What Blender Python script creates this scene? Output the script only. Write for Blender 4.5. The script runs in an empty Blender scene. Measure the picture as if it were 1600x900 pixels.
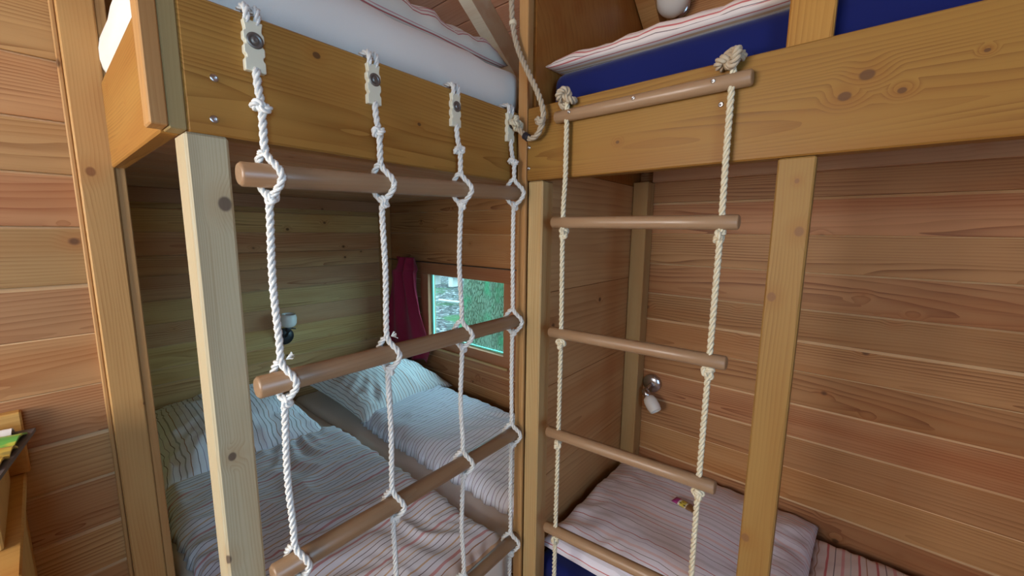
import bpy, bmesh, math, random
from mathutils import Vector, Matrix, noise
random.seed(7)
H = 1.55                      # eye height; coordinates below are metres relative to the eye, z gets +H
sc = bpy.context.scene
col = sc.collection
W, B = 1.7775, -2.789         # window wall (y) and far alcove wall (x)
XL = -1.454                   # left room wall
XR = 1.40                     # right room wall
YR = -1.70                    # rear room wall
TS = 0.73                     # roof slope

# ---------------------------------------------------------------- camera
def make_camera():
    f, pitch, roll, yaw = 620.37, math.radians(8.139), math.radians(0.587), math.radians(40.05)
    cy, sy = math.cos(yaw), math.sin(yaw)
    fw, rt, up = Vector((-sy, cy, 0)), Vector((cy, sy, 0)), Vector((0, 0, 1))
    f2 = fw*math.cos(pitch) - up*math.sin(pitch)
    u2 = up*math.cos(pitch) + fw*math.sin(pitch)
    r3 = rt*math.cos(roll) + u2*math.sin(roll)
    u3 = u2*math.cos(roll) - rt*math.sin(roll)
    m = Matrix((r3, u3, -f2)).transposed().to_4x4()
    m.translation = (0, 0, H)
    cd = bpy.data.cameras.new('camera')
    cd.sensor_width = 36; cd.lens = f*36/1600; cd.clip_start = 0.02
    c = bpy.data.objects.new('camera', cd); col.objects.link(c)
    c.matrix_world = m
    sc.camera = c
make_camera()

# ---------------------------------------------------------------- light and exposure
wd = bpy.data.worlds.new('forest_sky'); sc.world = wd; wd.use_nodes = True
bg = wd.node_tree.nodes['Background']
bg.inputs[0].default_value = (0.44, 0.71, 1.0, 1); bg.inputs[1].default_value = 11.0
def area(name, loc, target, sx, sy, power, color):
    l = bpy.data.lights.new(name, 'AREA'); l.shape = 'RECTANGLE'; l.size = sx; l.size_y = sy
    l.energy = power; l.color = color
    o = bpy.data.objects.new(name, l); col.objects.link(o)
    o.location = (loc[0], loc[1], loc[2]+H)
    d = Vector(target)-Vector(loc)
    o.rotation_euler = d.to_track_quat('-Z', 'Y').to_euler()
    return o
# the windows are portals for the daylight; an added warm area lamp stands in the rear one
for nm, loc, tg, sx, sy in (('portal_small_window', (-1.90, W+0.075, -0.535), (-1.90, 0, -0.535), 0.72, 0.46),
                            ('portal_right_window', (XR+0.06, -0.70, -0.02), (0, -0.70, -0.02), 1.0, 1.24)):
    p = area(nm, loc, tg, sx, sy, 0, (1, 1, 1)); p.data.cycles.is_portal = True
area('added_warm_rear_light', (-0.82, YR-0.06, 0.05), (-0.82, 0, 0.05), 1.10, 1.00, 46, (1.0, 0.70, 0.40))
sun = bpy.data.lights.new('sun', 'SUN'); sun.energy = 1.6; sun.angle = 0.05; sun.color = (1, .95, .82)
so = bpy.data.objects.new('sun', sun); col.objects.link(so)
so.rotation_euler = (math.radians(-38), math.radians(-22), 0)
vs = sc.view_settings
vs.view_transform = 'Standard'; vs.look = 'None'; vs.gamma = 1.0; vs.use_curve_mapping = False
vs.exposure = 0.0

# ---------------------------------------------------------------- materials
class N:
    def __init__(s, name):
        s.m = bpy.data.materials.new(name); s.m.use_nodes = True
        s.t = s.m.node_tree; s.t.nodes.clear()
        s.out = s.n('ShaderNodeOutputMaterial')
    def n(s, k, **kw):
        x = s.t.nodes.new(k)
        for a, v in kw.items(): setattr(x, a, v)
        return x
    def l(s, a, b): s.t.links.new(a, b)
    def set(s, node, **kw):
        for k, v in kw.items(): node.inputs[k].default_value = v
        return node
    def math(s, op, a, b=None, c=None, clamp=False):
        x = s.n('ShaderNodeMath', operation=op, use_clamp=clamp)
        for i, v in enumerate((a, b, c)):
            if v is None: continue
            if hasattr(v, 'links'): s.l(v, x.inputs[i])
            else: x.inputs[i].default_value = v
        return x.outputs[0]
    def vmath(s, op, a, b=None):
        x = s.n('ShaderNodeVectorMath', operation=op)
        for i, v in enumerate((a, b)):
            if v is None: continue
            if hasattr(v, 'links'): s.l(v, x.inputs[i])
            else: x.inputs[i].default_value = v
        return x.outputs['Value'] if op in ('LENGTH', 'DISTANCE', 'DOT_PRODUCT') else x.outputs[0]
    def mix(s, fac, a, b, blend='MIX'):
        x = s.n('ShaderNodeMix', data_type='RGBA', blend_type=blend)
        for i, v in ((0, fac), (6, a), (7, b)):
            if hasattr(v, 'links'): s.l(v, x.inputs[i])
            else: x.inputs[i].default_value = v if i == 0 or len(v) == 4 else (*v, 1)
        return x.outputs[2]
    def ramp(s, fac, stops, interp='LINEAR'):
        x = s.n('ShaderNodeValToRGB'); cr = x.color_ramp; cr.interpolation = interp
        while len(cr.elements) < len(stops): cr.elements.new(0.5)
        for e, (p, c) in zip(cr.elements, stops):
            e.position = p; e.color = (*c, 1) if hasattr(c, '__len__') else (c, c, c, 1)
        s.l(fac, x.inputs[0]); return x.outputs[0]
    def smooth(s, v, a, b):
        x = s.n('ShaderNodeMapRange', interpolation_type='SMOOTHSTEP')
        s.l(v, x.inputs[0]); x.inputs[1].default_value = a; x.inputs[2].default_value = b
        x.inputs[3].default_value = 0; x.inputs[4].default_value = 1
        return x.outputs[0]
    def bsdf(s, color, rough=0.5, metal=0.0, spec=0.4, bump=None, bs=0.2, bd=0.002, **kw):
        p = s.n('ShaderNodeBsdfPrincipled')
        if hasattr(color, 'links'): s.l(color, p.inputs['Base Color'])
        else: p.inputs['Base Color'].default_value = (*color, 1)
        p.inputs['Roughness'].default_value = rough; p.inputs['Metallic'].default_value = metal
        p.inputs['Specular IOR Level'].default_value = spec
        for k, v in kw.items(): p.inputs[k.replace('_', ' ')].default_value = v
        if bump is not None:
            b = s.n('ShaderNodeBump'); b.inputs['Strength'].default_value = bs; b.inputs['Distance'].default_value = bd
            s.l(bump, b.inputs['Height']); s.l(b.outputs[0], p.inputs['Normal'])
        s.l(p.outputs[0], s.out.inputs[0]); return p

def wood(name, light, dark, ring=22, strength=0.75, vary=0.28, hue=0.0, rough=0.5, knots=(), knot_amount=0.55, knotcol=(0.10, 0.045, 0.02), spec=0.2):
    """board wood; the grain runs along the board's local X"""
    s = N(name)
    tc = s.n('ShaderNodeTexCoord').outputs['Object']
    rnd = s.n('ShaderNodeObjectInfo').outputs['Random']
    off = s.n('ShaderNodeCombineXYZ')
    s.l(s.math('MULTIPLY', rnd, 41.0), off.inputs[0])
    yo = s.math('MULTIPLY_ADD', s.math('FRACT', s.math('MULTIPLY', rnd, 17.31)), 0.16, -0.08)
    s.l(yo, off.inputs[1])
    zo = s.math('MULTIPLY_ADD', s.math('FRACT', s.math('MULTIPLY', rnd, 7.77)), 0.07, 0.012)
    s.l(zo, off.inputs[2])
    v = s.vmath('ADD', tc, off.outputs[0])
    # knots
    if knot_amount > 0:
        kv = s.vmath('MULTIPLY', v, (1.0, 1.15, 1.15))
        vor = s.n('ShaderNodeTexVoronoi'); vor.inputs['Scale'].default_value = 6.0
        s.l(kv, vor.inputs['Vector'])
        sep = s.n('ShaderNodeSeparateColor'); s.l(vor.outputs['Color'], sep.inputs[0])
        gate = s.math('GREATER_THAN', sep.outputs[0], 1-knot_amount)
        near = s.math('MULTIPLY', s.math('SUBTRACT', 1.0, s.smooth(vor.outputs['Distance'], 0.05, 0.26)), gate)
        core = s.math('MULTIPLY', s.math('SUBTRACT', 1.0, s.smooth(vor.outputs['Distance'], 0.035, 0.085)), gate)
    else:
        zero = s.n('ShaderNodeValue'); near = core = zero.outputs[0]; near.default_value = 0.0
    for (kx, ky, kz, kr) in knots:
        d = s.vmath('LENGTH', s.vmath('MULTIPLY', s.vmath('SUBTRACT', tc, (kx, ky, kz)), (0.8, 1, 1)))
        near = s.math('MAXIMUM', near, s.math('SUBTRACT', 1.0, s.smooth(d, kr*0.8, kr*4.5)))
        core = s.math('MAXIMUM', core, s.math('SUBTRACT', 1.0, s.smooth(d, kr*0.75, kr*1.15)))
    # annual rings, seen as cathedral figure
    mp = s.vmath('MULTIPLY', v, (0.10, 1.0, 1.0))
    nz = s.n('ShaderNodeTexNoise'); s.set(nz, Scale=7.0, Detail=2.5, Roughness=0.5); s.l(mp, nz.inputs['Vector'])
    dist = s.vmath('MULTIPLY', s.vmath('SUBTRACT', nz.outputs['Color'], (0.5, 0.5, 0.5)), (0.0, 0.11, 0.08))
    v2 = s.vmath('ADD', mp, dist)
    kp = s.n('ShaderNodeCombineXYZ'); s.l(s.math('MULTIPLY', near, 0.010), kp.inputs[2]); s.l(s.math('MULTIPLY', near, 0.012), kp.inputs[1])
    v2 = s.vmath('ADD', v2, kp.outputs[0])
    wv = s.n('ShaderNodeTexWave', wave_type='RINGS', rings_direction='X', wave_profile='SAW')
    s.set(wv, Scale=float(ring), Distortion=0.6, Detail=1.0); wv.inputs['Detail Scale'].default_value = 1.5
    s.l(v2, wv.inputs['Vector'])
    fib = s.n('ShaderNodeTexNoise'); s.set(fib, Scale=1.0, Detail=2.0, Roughness=0.65)
    s.l(s.vmath('MULTIPLY', v, (6.0, 260.0, 260.0)), fib.inputs['Vector'])
    big = s.n('ShaderNodeTexNoise'); s.set(big, Scale=1.0, Detail=2.0)
    s.l(s.vmath('MULTIPLY', v, (1.1, 9.0, 9.0)), big.inputs['Vector'])
    g = s.math('POWER', wv.outputs['Fac'], 2.2)
    patch = s.n('ShaderNodeTexNoise'); s.set(patch, Scale=1.0, Detail=2.0); s.l(s.vmath('MULTIPLY', v, (2.3, 16.0, 16.0)), patch.inputs['Vector'])
    g = s.math('MULTIPLY', g, s.math('MULTIPLY_ADD', fib.outputs['Fac'], 1.0, 0.40), None, True)
    g = s.math('MULTIPLY', g, s.math('MULTIPLY_ADD', s.smooth(patch.outputs['Fac'], 0.35, 0.65), 0.85, 0.35))
    c = s.mix(s.math('MULTIPLY', g, strength, None, True), light, dark)
    warm = tuple(min(1, a*b) for a, b in zip(light, (0.80, 0.58, 0.42)))
    c = s.mix(s.math('MULTIPLY', s.smooth(big.outputs['Fac'], 0.42, 0.72), 0.55), c, warm)
    c = s.mix(s.math('MULTIPLY', s.smooth(fib.outputs['Fac'], 0.55, 0.8), 0.22), c, dark)
    hs = s.n('ShaderNodeHueSaturation')
    s.l(s.math('MULTIPLY_ADD', s.math('FRACT', s.math('MULTIPLY', rnd, 91.7)), hue, 0.5-hue/2), hs.inputs['Hue'])
    s.l(s.math('MULTIPLY_ADD', s.math('FRACT', s.math('MULTIPLY', rnd, 53.3)), vary, 1-vary*0.5), hs.inputs['Value'])
    s.l(c, hs.inputs['Color']); c = hs.outputs[0]
    c = s.mix(s.math('MULTIPLY', near, 0.35), c, warm)
    c = s.mix(s.math('MULTIPLY', core, 0.85), c, knotcol)
    s.bsdf(c, rough, 0, spec, bump=s.math('ADD', g, fib.outputs['Fac']), bs=0.12, bd=0.001)
    return s.m

M = {}
M['larch'] = wood('larch_plank', (0.45, 0.248, 0.102), (0.215, 0.085, 0.028), ring=36, strength=0.95, vary=0.30, hue=0.016, knot_amount=0.95)
M['larch_pink'] = wood('larch_plank_reddish', (0.41, 0.206, 0.088), (0.17, 0.062, 0.024), ring=32, strength=0.95, vary=0.24, hue=0.012, knot_amount=0.85)
M['larch_dark'] = wood('spruce_alcove_plank', (0.60, 0.385, 0.175), (0.30, 0.145, 0.055), ring=34, strength=0.9, vary=0.42, hue=0.028, knot_amount=0.85)
M['lit_edge'] = wood('plank_lit_edge', (0.66, 0.45, 0.25), (0.52, 0.32, 0.16), ring=40, strength=0.3, vary=0.3, knot_amount=0.0)  # paler colour paints the light caught by the planks' upper chamfers
M['ply'] = wood('partition_board', (0.54, 0.315, 0.145), (0.34, 0.165, 0.065), ring=16, strength=0.65, vary=0.12, hue=0.008, knot_amount=0.25)
M['ply_up'] = wood('varnished_partition_board', (0.33, 0.145, 0.035), (0.21, 0.075, 0.016), ring=12, strength=0.6, vary=0.08, knot_amount=0.3, rough=0.3)
M['rail'] = wood('rail_board', (0.41, 0.215, 0.052), (0.21, 0.085, 0.016), ring=46, strength=0.9, vary=0.04, knot_amount=0.15, rough=0.42,
    knots=((-0.214, -0.021, 0.072, 0.006), (0.016, -0.021, -0.004, 0.004)))
M['rail_right'] = wood('right_rail_board', (0.29, 0.152, 0.035), (0.165, 0.07, 0.015), ring=46, strength=0.75, vary=0.0, knot_amount=0.0, rough=0.42,
    knots=((-0.331, -0.02, 0.024, 0.009), (-0.358, -0.02, -0.006, 0.008), (-0.284, -0.02, -0.011, 0.005), (-0.788, -0.02, -0.028, 0.004), (-.196, -.02, .028, .003)))
M['endgrain'] = wood('end_grain', (0.34, 0.25, 0.11), (0.26, 0.17, 0.07), ring=90, strength=0.4, vary=0, knot_amount=0.0)
M['pale'] = wood('pale_spruce', (0.50, 0.355, 0.165), (0.33, 0.19, 0.07), ring=52, strength=0.55, vary=0.08, knot_amount=0.25)
M['trim'] = wood('trim_board', (0.48, 0.27, 0.105), (0.31, 0.145, 0.045), ring=44, strength=0.55, vary=0.12, knot_amount=0.2)
M['under'] = wood('underside_board', (0.46, 0.27, 0.15), (0.28, 0.13, 0.07), ring=28, strength=0.5, vary=0.18)
M['roof'] = wood('roof_board', (0.50, 0.29, 0.20), (0.30, 0.15, 0.09), ring=28, strength=0.6, vary=0.15)
M['rafter'] = wood('rafter_spruce', (0.78, 0.74, 0.60), (0.60, 0.52, 0.38), ring=44, strength=0.45, vary=0.08)
M['rung'] = wood('beech_rung', (0.31, 0.195, 0.11), (0.22, 0.125, 0.065), ring=40, strength=0.35, vary=0.14, knot_amount=0.0, rough=0.36, spec=0.5)
M['frame'] = wood('window_frame_wood', (0.36, 0.17, 0.085), (0.22, 0.09, 0.04), ring=40, strength=0.5, vary=0.1, knot_amount=0.0)
M['floorw'] = wood('floor_board', (0.55, 0.38, 0.21), (0.38, 0.22, 0.10), ring=28, strength=0.6, vary=0.2)
# boards whose knots are easy to recognise
M['post_front'] = wood('front_post_spruce', (0.50, 0.44, 0.29), (0.34, 0.26, 0.14), ring=64, strength=0.62, vary=0, knot_amount=0.05, knotcol=(0.09, 0.06, 0.045),
    knots=((0.741, 0.016, -0.032, 0.010), (0.304, -0.007, -0.032, 0.0065), (0.114, -0.030, -0.032, 0.008)))
M['post_right'] = wood('right_post_spruce', (0.30, 0.172, 0.052), (0.19, 0.092, 0.026), ring=60, strength=0.6, vary=0, knot_amount=0.0, knotcol=(0.20, 0.095, 0.04),
    knots=((0.707, -0.02, -0.016, 0.008), (0.575, -0.02, 0.018, 0.008), (0.03, -0.02, 0.020, 0.008), (.803, -.02, -.004, .004)))
M['post_wall'] = wood('wall_post_larch', (0.50, 0.285, 0.105), (0.33, 0.15, 0.045), ring=46, strength=0.55, vary=0, knot_amount=0.0, knotcol=(0.22, 0.085, 0.03),
    knots=((0.308, -0.011, -0.026, 0.010), (-0.30, 0.03, -0.026, 0.004)))

def plain(name, c, rough=0.5, metal=0, spec=0.4, **kw):
    s = N(name); s.bsdf(c, rough, metal, spec, **kw); return s.m
def cloth(name, c, bump_scale=900, rough=0.9):
    s = N(name); tc = s.n('ShaderNodeTexCoord').outputs['Object']
    nz = s.n('ShaderNodeTexNoise'); s.set(nz, Scale=float(bump_scale), Detail=1.0); s.l(tc, nz.inputs['Vector'])
    n2 = s.n('ShaderNodeTexNoise'); s.set(n2, Scale=14.0, Detail=3.0); s.l(tc, n2.inputs['Vector'])
    h = s.math('ADD', s.math('MULTIPLY', nz.outputs['Fac'], 0.15), n2.outputs['Fac'])
    cc = s.mix(s.math('MULTIPLY', nz.outputs['Fac'], 0.12), c, tuple(a*0.6 for a in c))
    s.bsdf(cc, rough, 0, 0.15, bump=h, bs=0.25, bd=0.004, Sheen_Weight=0.15); return s.m
def striped(name, base, lines, period, axis=0, rough=0.9, off=0.0):
    """woven stripes; lines = (start, width, colour) in metres across one repeat; UVs are in metres"""
    s = N(name)
    uv = s.n('ShaderNodeTexCoord').outputs['UV']
    wz = s.n('ShaderNodeTexNoise'); s.set(wz, Scale=5.0, Detail=1.0); s.l(uv, wz.inputs['Vector'])
    sp = s.n('ShaderNodeSeparateXYZ'); s.l(uv, sp.inputs[0])
    t = s.math('ADD', sp.outputs[axis], s.math('MULTIPLY', wz.outputs['Fac'], 0.012))
    f = s.math('FRACT', s.math('DIVIDE', s.math('ADD', t, 50.0+off), period))
    stops = []; p = 0.0
    for a, w, c in sorted(lines):
        if a > p: stops.append((p/period, base))
        stops.append((a/period, c)); p = a+w
    if p < period: stops.append((p/period, base))
    c = s.ramp(f, stops, 'CONSTANT')
    wv = s.n('ShaderNodeTexNoise'); s.set(wv, Scale=700.0, Detail=1.0); s.l(uv, wv.inputs['Vector'])
    c = s.mix(s.math('MULTIPLY', wv.outputs['Fac'], 0.14), c, tuple(a*0.65 for a in base))
    s.bsdf(c, rough, 0, 0.12, bump=wv.outputs['Fac'], bs=0.15, bd=0.001, Sheen_Weight=0.15); return s.m
gb = (0.20, 0.15, 0.15); br = (0.38, 0.20, 0.12); pk = (0.62, 0.30, 0.30); lil = (0.48, 0.42, 0.52); gr = (0.42, 0.41, 0.40); og = (0.62, 0.40, 0.24); rd = (0.50, 0.12, 0.12)
M['st_duvet1'] = striped('striped_duvet_orange', (0.79, 0.77, 0.82), [(0.004, .003, gb), (.026, .006, og), (.048, .0025, gb), (.068, .010, pk), (.092, .003, br), (.116, .005, og), (.135, .003, gb)], .15, 0)
M['st_duvet2'] = striped('striped_duvet_lilac', (0.80, 0.80, 0.87), [(0.004, .003, gb), (.024, .003, lil), (.044, .003, gb), (.066, .005, lil), (.086, .0025, gb)], .105, 0)
M['st_pil1'] = striped('striped_pillow_blue', (0.88, 0.88, 0.92), [(0.004, .003, gb), (.027, .003, lil), (.050, .003, gb), (.072, .006, gr), (.096, .003, br)], .12, 1)
M['st_pil2'] = striped('striped_pillow_brown', (0.80, 0.80, 0.78), [(0.004, .003, gb), (.024, .004, br), (.046, .003, gb), (.066, .003, br), (.088, .006, gr)], .11, 1, off=.03)
M['st_pilR'] = striped('striped_pillow_pink', (0.76, 0.72, 0.78), [(0.004, .002, gb), (.018, .010, (0.66, 0.60, 0.66)), (.045, .003, pk), (.066, .002, gb), (.082, .010, (0.74, 0.56, 0.56)), (.110, .002, lil), (.128, .003, rd), (.150, .012, (0.64, 0.60, 0.64))], .18, 1)
M['st_duvR'] = striped('striped_duvet_red', (0.66, 0.54, 0.50), [(0.004, .006, rd), (.026, .003, gb), (.045, .008, pk), (.068, .003, gr), (.088, .006, rd), (.108, .003, br)], .13, 0)
M['st_pilU'] = striped('striped_pillow_cream', (0.76, 0.73, 0.64), [(0.004, .004, rd), (.013, .004, pk), (.023, .003, rd), (.09, .003, gr), (.105, .006, og)], .17, 0, off=-.193)
M['st_pilUR'] = striped('striped_pillow_red', (0.72, 0.64, 0.60), [(0.004, .004, rd), (.018, .010, og), (.036, .003, gb), (.050, .005, rd)], .066, 1)
M['sheet'] = cloth('white_sheet', (0.80, 0.79, 0.74))
M['sheet_beige'] = cloth('beige_sheet', (0.86, 0.74, 0.64))
M['sheet_blue'] = cloth('pale_blue_sheet', (0.66, 0.74, 0.80))
M['navy'] = cloth('navy_cover', (0.006, 0.011, 0.095))
M['navypipe'] = cloth('dark_red_piping', (0.09, 0.012, 0.02))
M['curtain'] = cloth('burgundy_curtain', (0.34, 0.022, 0.06))
M['rope_w'] = cloth('white_rope', (0.80, 0.80, 0.76), 500)
M['rope_n'] = cloth('natural_rope', (0.66, 0.60, 0.44), 500)
M['rope_g'] = cloth('worn_grey_rope', (0.48, 0.40, 0.29), 300)
M['clip'] = plain('cream_plastic', (0.76, 0.74, 0.58), 0.4)
M['zinc'] = plain('zinc_steel', (0.55, 0.56, 0.58), 0.3, 1.0)
M['washer'] = plain('dull_steel', (0.22, 0.22, 0.21), 0.45, 0.8)
M['chrome'] = plain('brushed_chrome', (0.55, 0.56, 0.60), 0.25, 1.0)
M['dark_metal'] = plain('dark_bronze_metal', (0.05, 0.055, 0.06), 0.4, 0.6)
M['opal'] = plain('opal_glass', (0.78, 0.78, 0.74), 0.25, 0, 0.5)
M['black'] = plain('black_tape', (0.015, 0.013, 0.02), 0.6)
M['tray'] = plain('grey_plastic_tray', (0.13, 0.115, 0.12), 0.5)
M['cab'] = wood('cabinet_beech', (0.60, 0.34, 0.10), (0.42, 0.20, 0.05), ring=24, strength=0.4, vary=0.05, knot_amount=0.0)
def glass_mat():
    s = N('window_glass'); a = s.n('ShaderNodeBsdfTransparent'); g = s.n('ShaderNodeBsdfGlossy')
    a.inputs[0].default_value = (0.88, 0.98, 0.92, 1); g.inputs['Roughness'].default_value = 0.02
    m = s.n('ShaderNodeMixShader'); m.inputs[0].default_value = 0.05
    s.l(a.outputs[0], m.inputs[1]); s.l(g.outputs[0], m.inputs[2]); s.l(m.outputs[0], s.out.inputs[0]); return s.m
M['glass'] = glass_mat()
M['pane_glint'] = plain('painted_pane_glint', (0.25, 0.75, 0.60), 0.15, 0, 0.5)  # teal that paints the bright reflection along the pane
def bark_mat():
    s = N('mossy_bark'); tc = s.n('ShaderNodeTexCoord').outputs['Object']
    v = s.n('ShaderNodeTexVoronoi', feature='DISTANCE_TO_EDGE'); v.inputs['Scale'].default_value = 1.0
    nz = s.n('ShaderNodeTexNoise'); s.set(nz, Scale=3.0, Detail=3.0); s.l(tc, nz.inputs['Vector'])
    s.l(s.vmath('ADD', s.vmath('MULTIPLY', tc, (60, 60, 14)), nz.outputs['Color']), v.inputs['Vector'])
    k = s.smooth(v.outputs['Distance'], 0.0, 0.22)
    c = s.mix(k, (0.03, 0.04, 0.022), (0.085, 0.11, 0.07))
    c = s.mix(s.smooth(nz.outputs['Fac'], 0.45, 0.65), c, (0.03, 0.10, 0.045))
    s.bsdf(c, 0.9, 0, 0.1, bump=k, bs=0.6, bd=0.02); return s.m
M['bark'] = bark_mat()
def litter_mat():
    s = N('forest_floor'); tc = s.n('ShaderNodeTexCoord').outputs['Object']
    v = s.n('ShaderNodeTexVoronoi'); v.inputs['Scale'].default_value = 14.0; s.l(tc, v.inputs['Vector'])
    nz = s.n('ShaderNodeTexNoise'); s.set(nz, Scale=0.9, Detail=5.0); s.l(tc, nz.inputs['Vector'])
    sp = s.n('ShaderNodeSeparateColor'); s.l(v.outputs['Color'], sp.inputs[0])
    c = s.ramp(sp.outputs[0], [(0, (0.015, 0.015, 0.013)), (0.5, (0.05, 0.047, 0.045)), (0.85, (0.09, 0.08, 0.075)), (1, (0.25, 0.24, 0.23))])
    c = s.mix(s.smooth(nz.outputs['Fac'], 0.5, 0.68), c, (0.025, 0.06, 0.02))
    s.bsdf(c, 0.95, 0, 0.1, bump=sp.outputs[1], bs=0.8, bd=0.05); return s.m
M['litter'] = litter_mat()
M['oldwood'] = wood('weathered_timber', (0.42, 0.40, 0.37), (0.25, 0.22, 0.2), ring=20, strength=0.5, vary=0.2)
def packet_mat():
    s = N('printed_wrapper'); uv = s.n('ShaderNodeTexCoord').outputs['UV']
    sp = s.n('ShaderNodeSeparateXYZ'); s.l(uv, sp.inputs[0])
    c = s.ramp(sp.outputs[0], [(0, (0.30, 0.03, 0.16)), (.28, (0.62, 0.55, 0.45)), (.36, (0.55, 0.42, 0.06)), (.60, (0.62, 0.55, 0.42)), (.66, (0.20, 0.09, 0.03))], 'CONSTANT')
    v = s.n('ShaderNodeTexVoronoi'); v.inputs['Scale'].default_value = 5.0; s.l(uv, v.inputs['Vector'])
    m = s.math('MULTIPLY', s.math('LESS_THAN', v.outputs['Distance'], 0.3), s.math('COMPARE', sp.outputs[0], 0.48, 0.16))
    c = s.mix(m, c, (0.12, 0.09, 0.03))
    s.bsdf(c, 0.35, 0, 0.5); return s.m
M['packet'] = packet_mat()
def brochure_mat(name, a, b, c3):
    s = N(name); uv = s.n('ShaderNodeTexCoord').outputs['UV']
    nz = s.n('ShaderNodeTexNoise'); s.set(nz, Scale=4.0, Detail=2.0); s.l(uv, nz.inputs['Vector'])
    c = s.ramp(nz.outputs['Fac'], [(0, a), (0.5, b), (0.62, c3)]); s.bsdf(c, 0.3); return s.m
M['broch_g'] = brochure_mat('green_brochure_print', (0.10, 0.42, 0.08), (0.16, 0.50, 0.10), (0.60, 0.62, 0.10))
M['broch_y'] = brochure_mat('yellow_brochure_print', (0.45, 0.33, 0.06), (0.55, 0.38, 0.08), (0.30, 0.22, 0.06))
M['broch_w'] = plain('white_paper', (0.78, 0.74, 0.72), 0.5)

# ---------------------------------------------------------------- mesh helpers
def setprops(o, label=None, cat=None, group=None, kind=None):
    if label: o['label'] = label
    if cat: o['category'] = cat
    if group: o['group'] = group
    if kind: o['kind'] = kind
    return o
def place(o, loc, parent=None, rot=None):
    p = Vector((loc[0], loc[1], loc[2]+H))
    if rot is not None: o.rotation_euler = rot
    if parent is not None:
        o.parent = parent
        q = parent
        base = Vector((0, 0, 0))
        while q is not None: base += q.location; q = q.parent
        if parent.rotation_euler.to_matrix() != Matrix.Identity(3):
            R = parent.rotation_euler.to_matrix()
            o.location = R.inverted() @ (p-parent_world(parent))
            if rot is None: o.rotation_euler = R.inverted().to_euler()
            else: o.rotation_euler = (R.inverted() @ o.rotation_euler.to_matrix()).to_euler()
        else: o.location = p-base
    else: o.location = p
    return o
def parent_world(q):
    w = Vector(q.location); q = q.parent
    while q is not None: w = q.rotation_euler.to_matrix() @ w + Vector(q.location); q = q.parent
    return w
def thing(name, label, cat, loc, group=None, kind=None):
    o = bpy.data.objects.new(name, None); col.objects.link(o)
    o.empty_display_size = 0.05
    place(o, loc); setprops(o, label, cat, group, kind); return o
def new(name, me, mat, loc, parent=None, rot=None, label=None, cat=None, group=None, kind=None, smooth=None):
    o = bpy.data.objects.new(name, me); col.objects.link(o)
    if mat is not None and not me.materials: me.materials.append(mat)
    if smooth is not None: me.polygons.foreach_set('use_smooth', [smooth]*len(me.polygons))
    place(o, loc, parent, rot); setprops(o, label, cat, group, kind); return o
BOX = {}
def box_mesh(d, mat, bev=0.002):
    key = (tuple(round(x, 4) for x in d), mat.name, bev)
    if key in BOX: return BOX[key]
    bm = bmesh.new(); bmesh.ops.create_cube(bm, size=1)
    for v in bm.verts: v.co = Vector((v.co.x*d[0], v.co.y*d[1], v.co.z*d[2]))
    if bev: bmesh.ops.bevel(bm, geom=bm.edges[:], offset=min(bev, min(d)*0.3), segments=1, affect='EDGES')
    me = bpy.data.meshes.new('board'); bm.to_mesh(me); bm.free(); me.materials.append(mat)
    BOX[key] = me; return me
def plank_mesh(L, t, h, mat, kind=1):
    key = ('plank', round(L, 4), round(h, 4), mat.name, kind)
    if key in BOX: return BOX[key]
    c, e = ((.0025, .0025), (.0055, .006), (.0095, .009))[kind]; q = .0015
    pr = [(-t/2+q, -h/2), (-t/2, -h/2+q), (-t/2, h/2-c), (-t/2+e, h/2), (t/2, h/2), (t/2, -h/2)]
    me = prism('plank', pr, 0, -L/2, L/2); me.materials.append(mat); me.materials.append(M['lit_edge'])
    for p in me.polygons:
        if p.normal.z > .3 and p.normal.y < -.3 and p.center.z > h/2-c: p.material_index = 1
    BOX[key] = me; return me
ROT = {0: (0, 0, 0), 1: (0, 0, math.pi/2), 2: (0, -math.pi/2, 0)}
def board(name, lo, hi, ax, mat, parent=None, bev=0.002, **kw):
    """box from lo to hi; its local X (the grain) runs along axis ax"""
    d = [b-a for a, b in zip(lo, hi)]; c = [(a+b)/2 for a, b in zip(lo, hi)]
    dd = d if ax == 0 else (d[1], d[0], d[2]) if ax == 1 else (d[2], d[1], d[0])
    return new(name, box_mesh(dd, mat, bev), mat, c, parent, ROT[ax], **kw)
def pydata(name, vs, fs, uvs=None):
    me = bpy.data.meshes.new(name); me.from_pydata(vs, [], fs); me.validate()
    if uvs is not None:
        ul = me.uv_layers.new(name='UVMap')
        for lp in me.loops: ul.data[lp.index].uv = uvs[lp.vertex_index]
    return me
def boxes_mesh(name, boxes):
    vs, fs = [], []
    for lo, hi in boxes:
        i = len(vs)
        vs += [(x, y, z) for x in (lo[0], hi[0]) for y in (lo[1], hi[1]) for z in (lo[2], hi[2])]
        fs += [(i, i+1, i+3, i+2), (i+4, i+6, i+7, i+5), (i, i+4, i+5, i+1), (i+2, i+3, i+7, i+6), (i, i+2, i+6, i+4), (i+1, i+5, i+7, i+3)]
    return pydata(name, vs, fs)
def prism(name, poly, ax, a, b):
    """polygon in the plane normal to ax, extruded from a to b"""
    def P(p, t): return (t, p[0], p[1]) if ax == 0 else (p[0], t, p[1]) if ax == 1 else (p[0], p[1], t)
    n = len(poly); vs = [P(p, a) for p in poly]+[P(p, b) for p in poly]
    fs = [tuple(range(n)), tuple(range(2*n-1, n-1, -1))]+[(i, i+n, (i+1) % n+n, (i+1) % n) for i in range(n)]
    me = pydata(name, vs, fs); bm = bmesh.new(); bm.from_mesh(me); bmesh.ops.recalc_face_normals(bm, faces=bm.faces); bm.to_mesh(me); bm.free(); return me
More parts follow.
